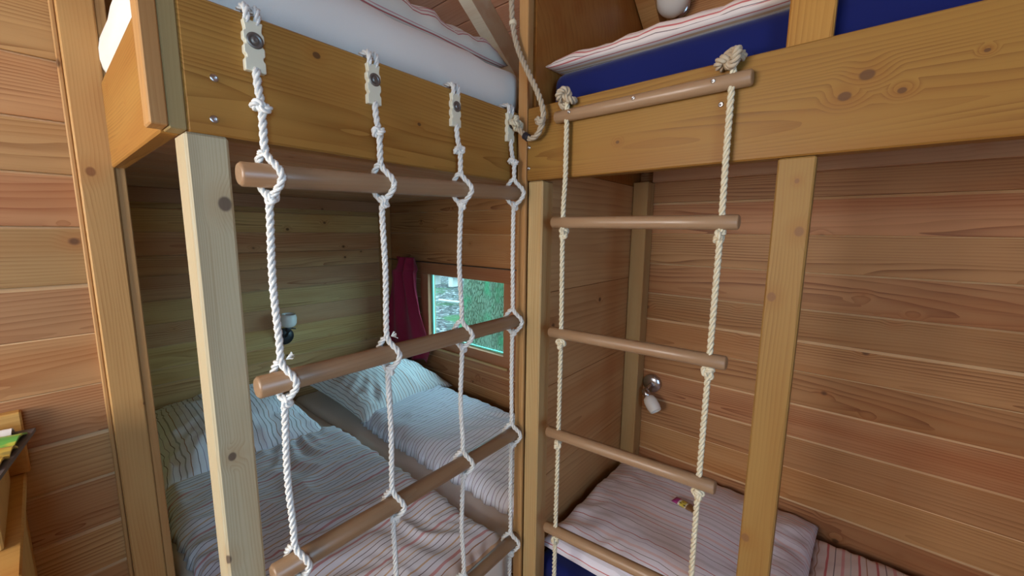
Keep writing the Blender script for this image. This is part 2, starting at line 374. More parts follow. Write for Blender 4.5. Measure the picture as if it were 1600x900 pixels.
def lathe(name, prof, seg=24):
    """profile (r, h) revolved about Z"""
    vs, fs = [], []
    for r, h in prof:
        for k in range(seg):
            a = 2*math.pi*k/seg; vs.append((r*math.cos(a), r*math.sin(a), h))
    for i in range(len(prof)-1):
        for k in range(seg):
            k2 = (k+1) % seg; fs.append((i*seg+k, i*seg+k2, (i+1)*seg+k2, (i+1)*seg+k))
    fs.append(tuple(range(seg-1, -1, -1))); fs.append(tuple((len(prof)-1)*seg+k for k in range(seg)))
    return pydata(name, vs, fs)
def rodx(r, L, bev=0.004, seg=24):
    """round wooden rod along local X, centred, edges eased"""
    me = lathe('rod', [(r-bev, -L/2), (r, -L/2+bev), (r, -L/6), (r, L/6), (r, L/2-bev), (r-bev, L/2)], seg)
    me.transform(Matrix.Rotation(math.pi/2, 4, 'Y')); me.polygons.foreach_set('use_smooth', [len(p.vertices) == 4 for p in me.polygons]); return me
def resample(pts, ds):
    pts = [Vector(p) for p in pts]
    # Catmull-Rom through the points, then even spacing
    dense = []
    for i in range(len(pts)-1):
        p0 = pts[max(i-1, 0)]; p1 = pts[i]; p2 = pts[i+1]; p3 = pts[min(i+2, len(pts)-1)]
        n = max(4, int((p2-p1).length/ds*1.5))
        for k in range(n):
            t = k/n
            dense.append(0.5*((2*p1)+(p2-p0)*t+(2*p0-5*p1+4*p2-p3)*t*t+(3*p1-p0-3*p2+p3)*t**3))
    dense.append(pts[-1])
    out = [dense[0]]; acc = 0
    for a, b in zip(dense, dense[1:]):
        L = (b-a).length
        while acc+L >= ds and L > 1e-9:
            t = (ds-acc)/L; a = a.lerp(b, t); out.append(a.copy()); L = (b-a).length; acc = 0
        acc += L
    out.append(dense[-1]); return out
def frames(path):
    fr = []; n = None
    for i, p in enumerate(path):
        t = (path[min(i+1, len(path)-1)]-path[max(i-1, 0)])
        t = t.normalized() if t.length > 1e-9 else Vector((0, 0, 1))
        if n is None: n = t.orthogonal().normalized()
        n = n-t*n.dot(t); n = n.normalized() if n.length > 1e-6 else t.orthogonal().normalized()
        fr.append((p, n, t.cross(n)))
    return fr
def sweep(vs, fs, path, r, seg=6, off=0.0, phase=0.0, lay=0.045, ds=0.006):
    i0 = len(vs); fr = frames(path)
    for i, (p, n, b) in enumerate(fr):
        a = phase+2*math.pi*i*ds/lay
        c = p+(n*math.cos(a)+b*math.sin(a))*off
        for k in range(seg):
            w = 2*math.pi*k/seg+a; vs.append(c+(n*math.cos(w)+b*math.sin(w))*r)
    m = len(fr)
    for i in range(m-1):
        for k in range(seg):
            k2 = (k+1) % seg; fs.append((i0+i*seg+k, i0+i*seg+k2, i0+(i+1)*seg+k2, i0+(i+1)*seg+k))
    fs.append(tuple(i0+k for k in range(seg-1, -1, -1))); fs.append(tuple(i0+(m-1)*seg+k for k in range(seg)))
def rope_mesh(paths, R, origin, lay=0.042, ds=0.005):
    vs, fs = [], []
    o = Vector(origin)
    for pts in paths:
        path = [p-o for p in resample(pts, ds)]
        for s in range(3): sweep(vs, fs, path, R*0.56, 6, R*0.50, s*2*math.pi/3, lay, ds)
    me = pydata('rope', vs, fs); me.polygons.foreach_set('use_smooth', [True]*len(me.polygons)); return me
def knot_mesh(s, r, squash=0.8, turns=1):
    path = []
    for i in range(91):
        t = 2*math.pi*i/90
        path.append(Vector(((math.sin(t)+2*math.sin(2*t))*s*squash, (math.cos(t)-2*math.cos(2*t))*s, -math.sin(3*t)*s*1.1)))
    vs, fs = [], []
    for q in range(3): sweep(vs, fs, path, r*0.58, 6, r*0.45, q*2*math.pi/3, 0.04, (path[1]-path[0]).length)
    me = pydata('knot', vs, fs); me.polygons.foreach_set('use_smooth', [True]*len(me.polygons)); return me
def soft_box(d, r, seg=4, bulge=0.0, nx=24, ny=16, wr=0.0, seed=0):
    """mattress: box with rounded edges, slightly bulging, local origin at the centre"""
    bm = bmesh.new(); bmesh.ops.create_cube(bm, size=1)
    for v in bm.verts: v.co = Vector((v.co.x*d[0], v.co.y*d[1], v.co.z*d[2]))
    bmesh.ops.bevel(bm, geom=bm.edges[:], offset=r, segments=seg, affect='EDGES', profile=0.5)
    for ax, n in ((0, nx), (1, ny)):
        for k in range(1, n):
            c = -d[ax]/2+d[ax]*k/n
            no = [0, 0, 0]; no[ax] = 1; co = [0, 0, 0]; co[ax] = c
            bmesh.ops.bisect_plane(bm, geom=bm.verts[:]+bm.edges[:]+bm.faces[:], plane_co=co, plane_no=no)
    for v in bm.verts:
        if v.co.z > 0:
            a = max(0, 1-(2*v.co.x/d[0])**2)*max(0, 1-(2*v.co.y/d[1])**2)
            v.co.z += bulge*a**0.5
        if wr: v.co += Vector((1, 1, 1))*wr*noise.noise(v.co*9+Vector((seed, 0, 0)))
    bmesh.ops.recalc_face_normals(bm, faces=bm.faces)
    me = bpy.data.meshes.new('soft'); bm.to_mesh(me); bm.free()
    me.polygons.foreach_set('use_smooth', [True]*len(me.polygons)); return me
def cushion(a, b, h, nx=40, ny=40, seed=0, wr=0.012, pinch=0.06, flat=0.35, lift=None, power=0.5):
    """pillow: half sizes a, b, thickness h above a flatter underside; UVs in metres"""
    vs, fs, uv = [], [], []
    def outline(u, v): return a*u*(1-pinch*(1-v*v)), b*v*(1-pinch*(1-u*u))
    for side in (1, -1):
        for j in range(ny+1):
            for i in range(nx+1):
                u = -1+2*i/nx; v = -1+2*j/ny
                u = math.copysign(abs(u)**0.8, u); v = math.copysign(abs(v)**0.8, v)
                x, y = outline(u, v)
                e = max(0, (1-u*u)*(1-v*v))**power
                z = h*e*(1 if side > 0 else -flat)
                if side > 0:
                    n1 = noise.noise(Vector((x*7+seed, y*7, seed)))
                    edge = (1-e)*e*4
                    ang = math.atan2(y, x)
                    rad = math.sin(ang*22+seed+4*n1)*0.5+noise.noise(Vector((x*22, y*22, seed)))
                    z += wr*(0.7*n1+0.55*rad*edge)*min(1, e*3)
                if lift: z += lift(x, y)
                vs.append((x, y, z)); uv.append((x, y))
    n = (nx+1)*(ny+1)
    for j in range(ny):
        for i in range(nx):
            k = j*(nx+1)+i
            fs.append((k, k+1, k+nx+2, k+nx+1)); fs.append((n+k, n+k+nx+1, n+k+nx+2, n+k+1))
    for side in (0, 1):
        for j in range(ny+1):
            acc = [0.0]
            for i in range(nx):
                k = side*n+j*(nx+1)+i; acc.append(acc[-1]+math.dist(vs[k], vs[k+1]))
            for i in range(nx+1):
                k = side*n+j*(nx+1)+i; uv[k] = (acc[i]-acc[nx//2], uv[k][1])
        for i in range(nx+1):
            acc = [0.0]
            for j in range(ny):
                k = side*n+j*(nx+1)+i; acc.append(acc[-1]+math.dist(vs[k], vs[k+nx+1]))
            for j in range(ny+1):
                k = side*n+j*(nx+1)+i; uv[k] = (uv[k][0], acc[j]-acc[ny//2])
    me = pydata('cushion', vs, fs, uv)
    bm = bmesh.new(); bm.from_mesh(me); bmesh.ops.remove_doubles(bm, verts=bm.verts, dist=1e-5); bm.to_mesh(me); bm.free()
    me.polygons.foreach_set('use_smooth', [True]*len(me.polygons)); return me
def duvet(x0, x1, y0, y1, z0, h, seed=0, wr=0.02, edge=0.07, nx=110, ny=80, wav=0.018, puff=0.0, dirn=(1, .4)):
    """a cover lying on z0; heights fall to z0 at the rim; UVs follow the cloth"""
    vs, fs, uv = [], [], []
    cx, cy = (x0+x1)/2, (y0+y1)/2
    def height(x, y, dx):
        e = min(1, dx/edge); e = math.sqrt(max(0, 1-(1-e)**2))
        t = x*dirn[0]+y*dirn[1]; s = -x*dirn[1]+y*dirn[0]
        q = noise.noise(Vector((x*3+seed, y*3, 1.3)))*0.5
        fold = noise.noise(Vector((t*3.0+seed*3+q*2.2, s*8+q*4, 0)))
        fold = 1-abs(fold)*2
        fold2 = 1-abs(noise.noise(Vector((t*7+q*4, s*17+seed, 2))))*2
        hh = h*e*(1+0.25*noise.noise(Vector((x*2.1, y*2.1, seed))))
        return z0+hh+wr*e*(0.55*fold+0.25*fold2)+puff*e*math.sin(min(1, dx/0.35)*math.pi)
    for j in range(ny+1):
        for i in range(nx+1):
            x = x0+(x1-x0)*i/nx; y = y0+(y1-y0)*j/ny
            dx = min(x-x0, x1-x, y-y0, y1-y)
            wob = max(0, 1-dx/0.12)
            z = height(x, y, dx)
            ox = wob*wav*noise.noise(Vector((x*6, y*6, seed+5))); oy = wob*wav*noise.noise(Vector((x*6, y*6, seed+9)))
            if dx < 0.06:   # little gathers along the rim
                g = math.sin((x+y)*95+4*noise.noise(Vector((x*8, y*8, seed))))*0.006*(1-dx/0.06)
                if min(y-y0, y1-y) < min(x-x0, x1-x): oy += g
                else: ox += g
            rim = (1-min(1, dx/edge))
            vs.append((x+ox-cx, y+oy-cy, z)); uv.append((x+0.3*ox, y+0.3*oy))
    n = len(vs)
    for j in range(ny):
        for i in range(nx):
            k = j*(nx+1)+i; fs.append((k, k+1, k+nx+2, k+nx+1))
    # underside
    idx = [i for i in range(nx+1)]+[j*(nx+1)+nx for j in range(1, ny+1)]+[ny*(nx+1)+i for i in range(nx-1, -1, -1)]+[j*(nx+1) for j in range(ny-1, 0, -1)]
    fs.append(tuple(reversed(idx)))
    me = pydata('duvet', vs, fs, uv)
    me.polygons.foreach_set('use_smooth', [len(p.vertices) == 4 for p in me.polygons]); return me, (cx, cy)

# ---------------------------------------------------------------- room shell
def roof_z(y): return 0.98+TS*(1.72-y)         # underside of the roof boards on the window side
YRIDGE = -0.30
ZRIDGE = roof_z(YRIDGE)
def roof_z2(y): return roof_z(y) if y >= YRIDGE else ZRIDGE-TS*(YRIDGE-y)

fl = board('floor', (B-0.05, YR-0.05, -1.60), (XR+0.05, W+0.05, -1.55), 0, M['floorw'], kind='structure')
def planked(wall, axis, face, sgn, a0, a1, joints, mat, holes=(), thick=0.018, top=None):
    """horizontal planks on a wall; axis = direction they run; face = coordinate of the visible face; sgn = side the wall body is on"""
    for z0, z1 in zip(joints, joints[1:]):
        spans = [(a0, a1)]
        for (h0, h1, g0, g1) in holes:
            if z1 > g0+0.004 and z0 < g1-0.004:
                spans = [s for (p, q) in spans for s in ((p, min(q, h0)), (max(p, h1), q)) if s[1]-s[0] > 0.01]
        for (p, q) in spans:
            rr = random.uniform(-0.0012, 0.0012)
            f = face+rr
            lo, hi = (f, f+sgn*thick) if sgn > 0 else (f+sgn*thick, f)
            if axis == 0: L, Hh = (p, lo, z0+0.0003), (q, hi, z1-0.0003)
            else: L, Hh = (lo, p, z0+0.0003), (hi, q, z1-0.0003)
            d = [b_-a_ for a_, b_ in zip(L, Hh)]; cc = [(a_+b_)/2 for a_, b_ in zip(L, Hh)]
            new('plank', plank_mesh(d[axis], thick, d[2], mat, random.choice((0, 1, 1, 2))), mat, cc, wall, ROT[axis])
def jl(top, bottom, pitch):
    out = []; z = bottom
    while z < top-0.02: out.append(z); z += pitch
    out.append(top); return out

# left wall of the room with its end post
wl = thing('wall_left', 'larch plank wall beside the double bunk', 'wall', (XL, -1, -1.55), kind='structure')
new('backing', prism('b', [(YR, -1.55), (0.1, -1.55), (0.1, roof_z2(0.1)), (YRIDGE, ZRIDGE), (YR, roof_z2(YR))], 0, XL-0.05, XL-0.0185), M['trim'], (0, 0, 0), wl)
base = [-1.55, -1.44, -1.305, -1.17, -1.045, -0.913, -0.789, -0.654, -0.530, -0.401, -0.268, -0.141, 0.0, 0.124, 0.246, 0.383, 0.52, 0.66, 0.80, 0.94]
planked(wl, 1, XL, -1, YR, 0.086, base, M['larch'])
wp = thing('trim_1', 'tall larch end post of the plank wall, with one round knot', 'trim', (XL, 0.12, -1.55), kind='structure')
board('post_board', (XL-0.03, 0.079, -1.55), (-1.425, 0.143, 1.2), 2, M['post_wall'], wp, 0.003)
board('post_strip', (XL-0.03, 0.144, -1.55), (-1.432, 0.163, 1.2), 2, M['trim'], wp, 0.002)
board('cover_strip', (XL+0.001, 0.070, -1.55), (-1.440, 0.0785, 1.2), 2, M['trim'], wp, 0.002)

# alcove of the double bunk
wa = new('wall_alcove', prism('b', [(B-0.05, -1.55), (XL-0.051, -1.55), (XL-0.051, 1.9), (B-0.05, 1.9)], 1, 0.10, 0.16), M['larch_dark'], (0, 0, 0), kind='structure')
wf = thing('wall_far', 'shaded spruce plank wall at the head of the double bunk', 'wall', (B, 1, -1.55), kind='structure')
new('backing', prism('b', [(0.161, -1.55), (W, -1.55), (W, roof_z(W)), (0.161, roof_z(0.161))], 0, B-0.05, B-0.0185), M['trim'], (0, 0, 0), wf)
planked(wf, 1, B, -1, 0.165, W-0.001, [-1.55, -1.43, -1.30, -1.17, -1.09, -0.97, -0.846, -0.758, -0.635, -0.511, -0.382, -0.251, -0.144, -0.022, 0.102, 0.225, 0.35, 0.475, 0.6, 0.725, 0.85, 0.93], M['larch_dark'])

# window wall, from the alcove to the single bunk
WX0, WX1, WZ0, WZ1 = -2.345, -1.44, -0.86, -0.225          # outside of the window frame
wb = thing('wall_back', 'reddish larch plank wall with the small window', 'wall', (-1, W, -1.55), kind='structure')
zt = roof_z(W)
new('backing', boxes_mesh('b', [((B-0.05, W+.0185, -1.9), (WX0, W+.06, zt)), ((WX1, W+.0185, -1.9), (XR+.05, W+.06, zt)), ((WX0, W+.0185, -1.9), (WX1, W+.06, WZ0)), ((WX0, W+.0185, WZ1), (WX1, W+.06, zt))]), M['trim'], (0, 0, 0), wb)
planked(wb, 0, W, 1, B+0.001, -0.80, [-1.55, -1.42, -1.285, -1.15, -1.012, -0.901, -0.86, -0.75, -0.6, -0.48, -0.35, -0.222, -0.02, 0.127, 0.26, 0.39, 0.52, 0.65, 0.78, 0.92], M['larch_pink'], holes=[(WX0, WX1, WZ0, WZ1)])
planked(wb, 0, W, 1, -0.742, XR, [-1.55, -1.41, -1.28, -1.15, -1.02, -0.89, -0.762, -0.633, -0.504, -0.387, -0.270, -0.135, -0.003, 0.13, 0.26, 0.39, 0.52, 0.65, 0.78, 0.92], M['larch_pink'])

# partition between the two bunks
pt = thing('wall_partition', 'board partition between the double and the single bunk', 'wall', (-0.76, 1.36, -1.55), kind='structure')
new('core', prism('b', [(0.957, -1.55), (W-.001, -1.55), (W-.001, zt-.01), (0.957, roof_z(0.957)-.01)], 0, -0.772, -0.757), M['trim'], (0, 0, 0), pt)
zs = [-1.55, -1.20, -0.86, -0.53, -0.20, 0.20]
for z0, z1 in zip(zs, zs[1:]): board('plank', (-0.7565, 0.985, z0+.0006), (-0.745, W-.002, z1-.0006), 1, M['ply'], pt, 0.0012)
new('panel', prism('b', [(0.985, 0.2006), (W-.002, 0.2006), (W-.002, zt-.012), (0.985, roof_z(0.985)-.012)], 0, -0.7565, -0.745), M['ply_up'], (0, 0, 0), pt)
board('end_trim', (-0.778, 0.945, -1.55), (-0.7455, 0.9565, 1.30), 2, M['trim'], pt, 0.002)

# rear and right walls, each with an unseen window sized for the light it gives
wr = thing('wall_rear', 'rear plank wall with a window', 'wall', (0, YR, -1.55), kind='structure')
RX0, RX1, RZ0, RZ1 = -1.39, -0.25, -0.47, 0.57
new('panel', boxes_mesh('b', [((XL-.05, YR-.05, -1.55), (RX0, YR, roof_z2(YR))), ((RX1, YR-.05, -1.55), (XR+.05, YR, roof_z2(YR))), ((RX0, YR-.05, -1.55), (RX1, YR, RZ0)), ((RX0, YR-.05, RZ1), (RX1, YR, roof_z2(YR)))]), M['larch'], (0, 0, 0), wr)
wg = thing('wall_right', 'right plank wall with a window', 'wall', (XR, 0, -1.55), kind='structure')
GY0, GY1, GZ0, GZ1 = -1.2, -0.20, -0.64, 0.60
new('panel', boxes_mesh('b', [((XR, YR, -1.55), (XR+.05, GY0, 0.9)), ((XR, GY1, -1.55), (XR+.05, W, 0.9)), ((XR, GY0, -1.55), (XR+.05, GY1, GZ0)), ((XR, GY0, GZ1), (XR+.05, GY1, 0.9))]), M['larch'], (0, 0, 0), wg)
new('gable', prism('b', [(YR, 0.9), (W, 0.9), (W, roof_z(W)), (YRIDGE, ZRIDGE), (YR, roof_z2(YR))], 0, XR, XR+.05), M['larch'], (0, 0, 0), wg)
def win_frame(n, ax, lo, hi, pos, label):
    t = thing(n, label, 'window', (pos, (lo[0]+hi[0])/2, lo[1]) if ax == 0 else ((lo[0]+hi[0])/2, pos, lo[1]), kind='structure')
    w = 0.04
    def bar(a0, a1, z0, z1, along):
        if ax == 0: board('frame_bar', (pos-.02, a0, z0), (pos+.02, a1, z1), 2 if along else 1, M['frame'], t)
        else: board('frame_bar', (a0, pos-.02, z0), (a1, pos+.02, z1), 2 if along else 0, M['frame'], t)
    bar(lo[0], lo[0]+w, lo[1], hi[1], True); bar(hi[0]-w, hi[0], lo[1], hi[1], True)
    bar(lo[0]+w, hi[0]-w, lo[1], lo[1]+w, False); bar(lo[0]+w, hi[0]-w, hi[1]-w, hi[1], False)
    m = (lo[0]+hi[0])/2; bar(m-.012, m+.012, lo[1]+w, hi[1]-w, True)
win_frame('window_2', 1, (RX0, RZ0), (RX1, RZ1), YR-.025, 'unseen two-light window in the rear wall')
win_frame('window_3', 0, (GY0, GZ0), (GY1, GZ1), XR+.025, 'unseen two-light window in the right wall')

# roof: boards run along X on rafters
ce = thing('ceiling', 'sloping roof of brownish boards on pale rafters', 'ceiling', (0, 0, roof_z(W)), kind='structure')
for sgn in (1, -1):
    ye = W+0.06 if sgn > 0 else YR-0.05
    a, b = (YRIDGE, ZRIDGE+.02), (ye, roof_z2(ye)+.02)
    new('roof_panel', prism('b', [a, b, (b[0], b[1]+.05), (a[0], a[1]+.05)], 0, B-.05, XR+.05), M['roof'], (0, 0, 0), ce)
th = math.atan(TS); pw = 0.125
Lr = (W-YRIDGE)/math.cos(th); k = 0
while (k+1)*pw < Lr+pw:
    s = (k+0.5)*pw; y = W-s*math.cos(th); z = roof_z(y)
    if y < 0.15: break
    o = new('roof_board', box_mesh((XR-B-.01, pw-.002, .018), M['roof'], .004), M['roof'], ((XR+B)/2, y, z+.008), ce, (-th, 0, 0)); k += 1
def rafter(x0, x1, mat='rafter'):
    d = 0.118/math.cos(th)
    new('rafter', prism('r', [(W-.002, roof_z(W)-.004), (W-.002, roof_z(W)-d), (YRIDGE, ZRIDGE-d), (YRIDGE, ZRIDGE-.004)], 0, x0, x1), M[mat], (0, 0, 0), ce)
rafter(-1.517, -1.447); rafter(-0.741, -0.671, 'trim'); rafter(0.10, 0.17); rafter(-2.31, -2.24)

# ---------------------------------------------------------------- small window in the alcove
w1 = thing('window_1', 'small wooden window with painted reflection strips along its pane over the double bed', 'window', ((WX0+WX1)/2, W, WZ0), kind='structure')
GX0, GX1, GL0, GL1 = -2.262, -1.545, -0.760, -0.308
board('frame_bar', (WX0, W-.018, GL1), (WX1, W+.05, WZ1), 0, M['frame'], w1)
board('frame_bar', (WX0, W-.018, WZ0), (WX1, W+.05, GL0), 0, M['frame'], w1)
board('frame_bar', (WX0, W-.018, GL0), (GX0, W+.05, GL1), 2, M['frame'], w1)
board('frame_bar', (GX1, W-.018, GL0), (WX1, W+.05, GL1), 2, M['frame'], w1)
board('pane', (GX0+.001, W+.028, GL0+.001), (GX1-.001, W+.034, GL1-.001), 0, M['glass'], w1, 0)
board('glint_strip', (GX0+.001, W+.012, GL0+.001), (GX0+.018, W+.026, GL1-.001), 2, M['pane_glint'], w1, 0.001)  # strips added beside the glass to paint its reflection
board('glint_strip', (GX0+.019, W+.012, GL0+.001), (GX1-.001, W+.026, GL0+.012), 0, M['pane_glint'], w1, 0.001)
board('sill_strip', (WX0+.02, W-.036, WZ0+.022), (WX1-.06, W-.019, WZ0+.036), 0, M['pale'], w1, 0.002)

# ---------------------------------------------------------------- double bunk (left)
RT, RB = 0.348, 0.147
lb = thing('bunk_bed', 'wooden double bunk with the white-roped climbing net on its front rail', 'bunk bed', (-1.6, 0.9, -1.55))
rail = board('front_rail', (-0.832, 0.1655, RB), (-0.790, 1.0, RT), 1, M['rail'], lb, 0.003)
board('side_rail', (XL+.03, 0.138, RB), (-0.8345, 0.165, RT), 0, M['rail'], lb, 0.003)
board('side_rail_end', (-0.834, 0.1435, RB+.001), (-0.7905, 0.165, RT), 2, M['endgrain'], lb, 0.0015)
board('corner_batten', (-0.834, 0.1215, RB+.003), (-0.7895, 0.143, 1.25), 2, M['trim'], lb, 0.002)
board('post', (-0.855, 0.160, -1.55), (-0.7915, 0.218, RB), 2, M['post_front'], lb, 0.004)
# underside boards of the upper bed run along Y
x = B+.004
while x < -0.84:
    board('slat', (x, 0.166, 0.205), (min(x+.142, -0.834), W-.004, 0.223), 1, M['under'], lb, 0.0025); x += .1445
board('back_ledger', (B+.003, 0.168, 0.13), (B+.035, W-.08, 0.204), 1, M['under'], lb, .002)
board('corner_post', (B+.002, W-.075, -1.55), (B+.062, W-.002, 0.204), 2, M['trim'], lb, .003)
board('bed_board', (B+.003, 0.167, 0.224), (-0.834, W-.004, 0.3495), 1, M['under'], lb, .004)
board('bed_base', (B+.002, 0.175, -1.55), (-0.80, W-.08, -1.285), 1, M['trim'], lb, .004)
def screw(parent, loc, n, r=0.006):
    me = lathe('screw', [(r*.9, 0), (r, .0008), (r*.85, .002), (r*.35, .0022), (r*.3, .0009), (.0001, .0008)], 16)
    q = Vector((0, 0, 1)).rotation_difference(Vector(n)).to_euler()
    return new('screw', me, M['zinc'], loc, parent, q, smooth=True)
screw(rail, (-0.7898, 0.205, 0.234), (1, 0, 0)); screw(rail, (-0.7898, 0.200, 0.171), (1, 0, 0))

# ---------------------------------------------------------------- single bunk (right)
rb = thing('bunk_bed', 'wooden single bunk with the rope ladder on its front rail', 'bunk bed', (0.3, 1.36, -1.55))
rail2 = board('front_rail', (-0.7445, 0.948, RB), (XR-.002, 0.988, RT+.002), 0, M['rail_right'], rb, 0.003)
board('post', (-0.743, 0.953, -1.55), (-0.690, 1.010, RB-.001), 2, M['pale'], rb, 0.004)
board('post', (-0.122, 0.951, -1.55), (-0.061, 0.990, RB-.001), 2, M['post_right'], rb, 0.003)
board('corner_post', (-0.743, 1.700, -1.55), (-0.677, W-.003, 0.215), 2, M['pale'], rb, 0.003)
board('back_ledger', (-0.676, W-.035, 0.215), (XR-.002, W-.002, 0.30), 0, M['under'], rb, .002)
board('guard_post', (-0.133, 0.989, RB+.05), (-0.060, 1.024, 0.98), 2, M['rail'], rb, .003)
x = -0.74
while x < XR-.05:
    board('slat', (x, 0.990, 0.305), (min(x+.142, XR-.003), W-.037, 0.322), 1, M['under'], rb, .0025); x += .1445
board('bed_base', (-0.742, 1.012, -1.55), (XR-.004, 1.698, -1.285), 0, M['trim'], rb, .004)
for q in ((-0.232, .9478, .266), (-0.737, .9478, .241), (-.737, .9478, .182)): screw(rail2, q, (0, -1, 0), .0055)

# ---------------------------------------------------------------- mattresses and bedding
def mattress(name, lo, hi, mat, label, r=.035, bulge=0.012, wrk=0.004, pipe=None):
    d = [b-a for a, b in zip(lo, hi)]; c = [(a+b)/2 for a, b in zip(lo, hi)]
    o = new(name, soft_box(d, r, 4, bulge, 20, 12, wrk, c[0]), mat, c, label=label, cat='mattress')
    return o
mattress('mattress', (-2.775, 0.185, -1.284), (-0.825, 1.005, -1.125), M['sheet_beige'], 'beige-sheeted lower mattress of the double bunk, nearer the front post')
mattress('mattress', (-2.775, 1.012, -1.284), (-0.825, 1.696, -1.125), M['sheet_beige'], 'beige-sheeted lower mattress of the double bunk, under the small window')
mattress('mattress', (-0.735, 1.020, -1.284), (1.30, 1.765, -1.130), M['navy'], 'navy blue lower mattress of the single bunk', .03, .004, .002)
mattress('mattress', (-2.770, 0.142, 0.351), (-0.815, 1.030, 0.478), M['sheet'], 'white-sheeted upper mattress behind the climbing net', .05, .03, .006)
mattress('mattress', (-2.770, 1.040, 0.351), (-0.845, 1.745, 0.470), M['sheet_blue'], 'pale blue-white upper mattress edge beside the partition', .05, .02, .004)
mattress('mattress', (-0.722, 1.030, 0.324), (1.30, 1.735, 0.462), M['navy'], 'navy blue upper mattress of the single bunk', .035, .004, .001)

def put_duvet(name, mat, label, *a, **k):
    me, c = duvet(*a, **k)
    return new(name, me, mat, (c[0], c[1], 0), label=label, cat='duvet')
put_duvet('duvet', M['st_duvet1'], 'crumpled orange-striped duvet on the double bed, nearer the front post', -2.10, -0.83, 0.21, 0.965, -1.111, 0.048, seed=3, wr=.024, edge=.06, dirn=(.75, .65))
put_duvet('duvet', M['st_duvet2'], 'thick lilac-striped duvet on the double bed, under the small window', -2.06, -0.83, 1.085, 1.69, -1.111, 0.080, seed=11, wr=.022, edge=.09, dirn=(.8, .5))
put_duvet('duvet', M['st_duvR'], 'red-striped duvet on the single lower bunk', -0.005, 1.27, 1.04, 1.735, -1.122, 0.022, seed=5, wr=.008, edge=.04, wav=.008)

def cushion_obj(name, mat, label, loc, rot, *a, **k):
    cat = k.pop('cat', 'pillow')
    return new(name, cushion(*a, **k), mat, loc, rot=rot, label=label, cat=cat)
cushion_obj('pillow', M['st_pil1'], 'blue-grey striped pillow on the double bed, behind the front post', (-2.41, 0.555, -1.045), (0, math.radians(5), 0), 0.385, 0.345, 0.155, seed=2, wr=.022, pinch=.07)
cushion_obj('pillow', M['st_pil2'], 'brown-striped pillow on the double bed, below the curtain', (-2.36, 1.385, -1.025), (math.radians(0), math.radians(6), math.radians(4)), 0.385, 0.345, 0.165, seed=8, wr=.022, pinch=.07)
cushion_obj('pillow', M['st_pilR'], 'pink-striped pillow on the single lower bunk', (-0.355, 1.405, -1.085), (0, 0, 0), 0.375, 0.375, 0.075, seed=4, wr=.014, pinch=.035, power=.35)
cushion_obj('pillow', M['st_pilU'], 'cream pillow with red stripes on the white upper mattress', (-1.26, 0.62, 0.530), (0, 0, 0), 0.36, 0.42, 0.105, seed=6, wr=.026, pinch=.03, flat=.15, power=.28)
cushion_obj('pillow', M['st_pilUR'], 'red-striped pillow on the navy upper mattress', (-0.36, 1.36, 0.487), (0, 0, 0), 0.39, 0.33, 0.075, seed=9, wr=.012, pinch=.05, flat=.25, power=.4)

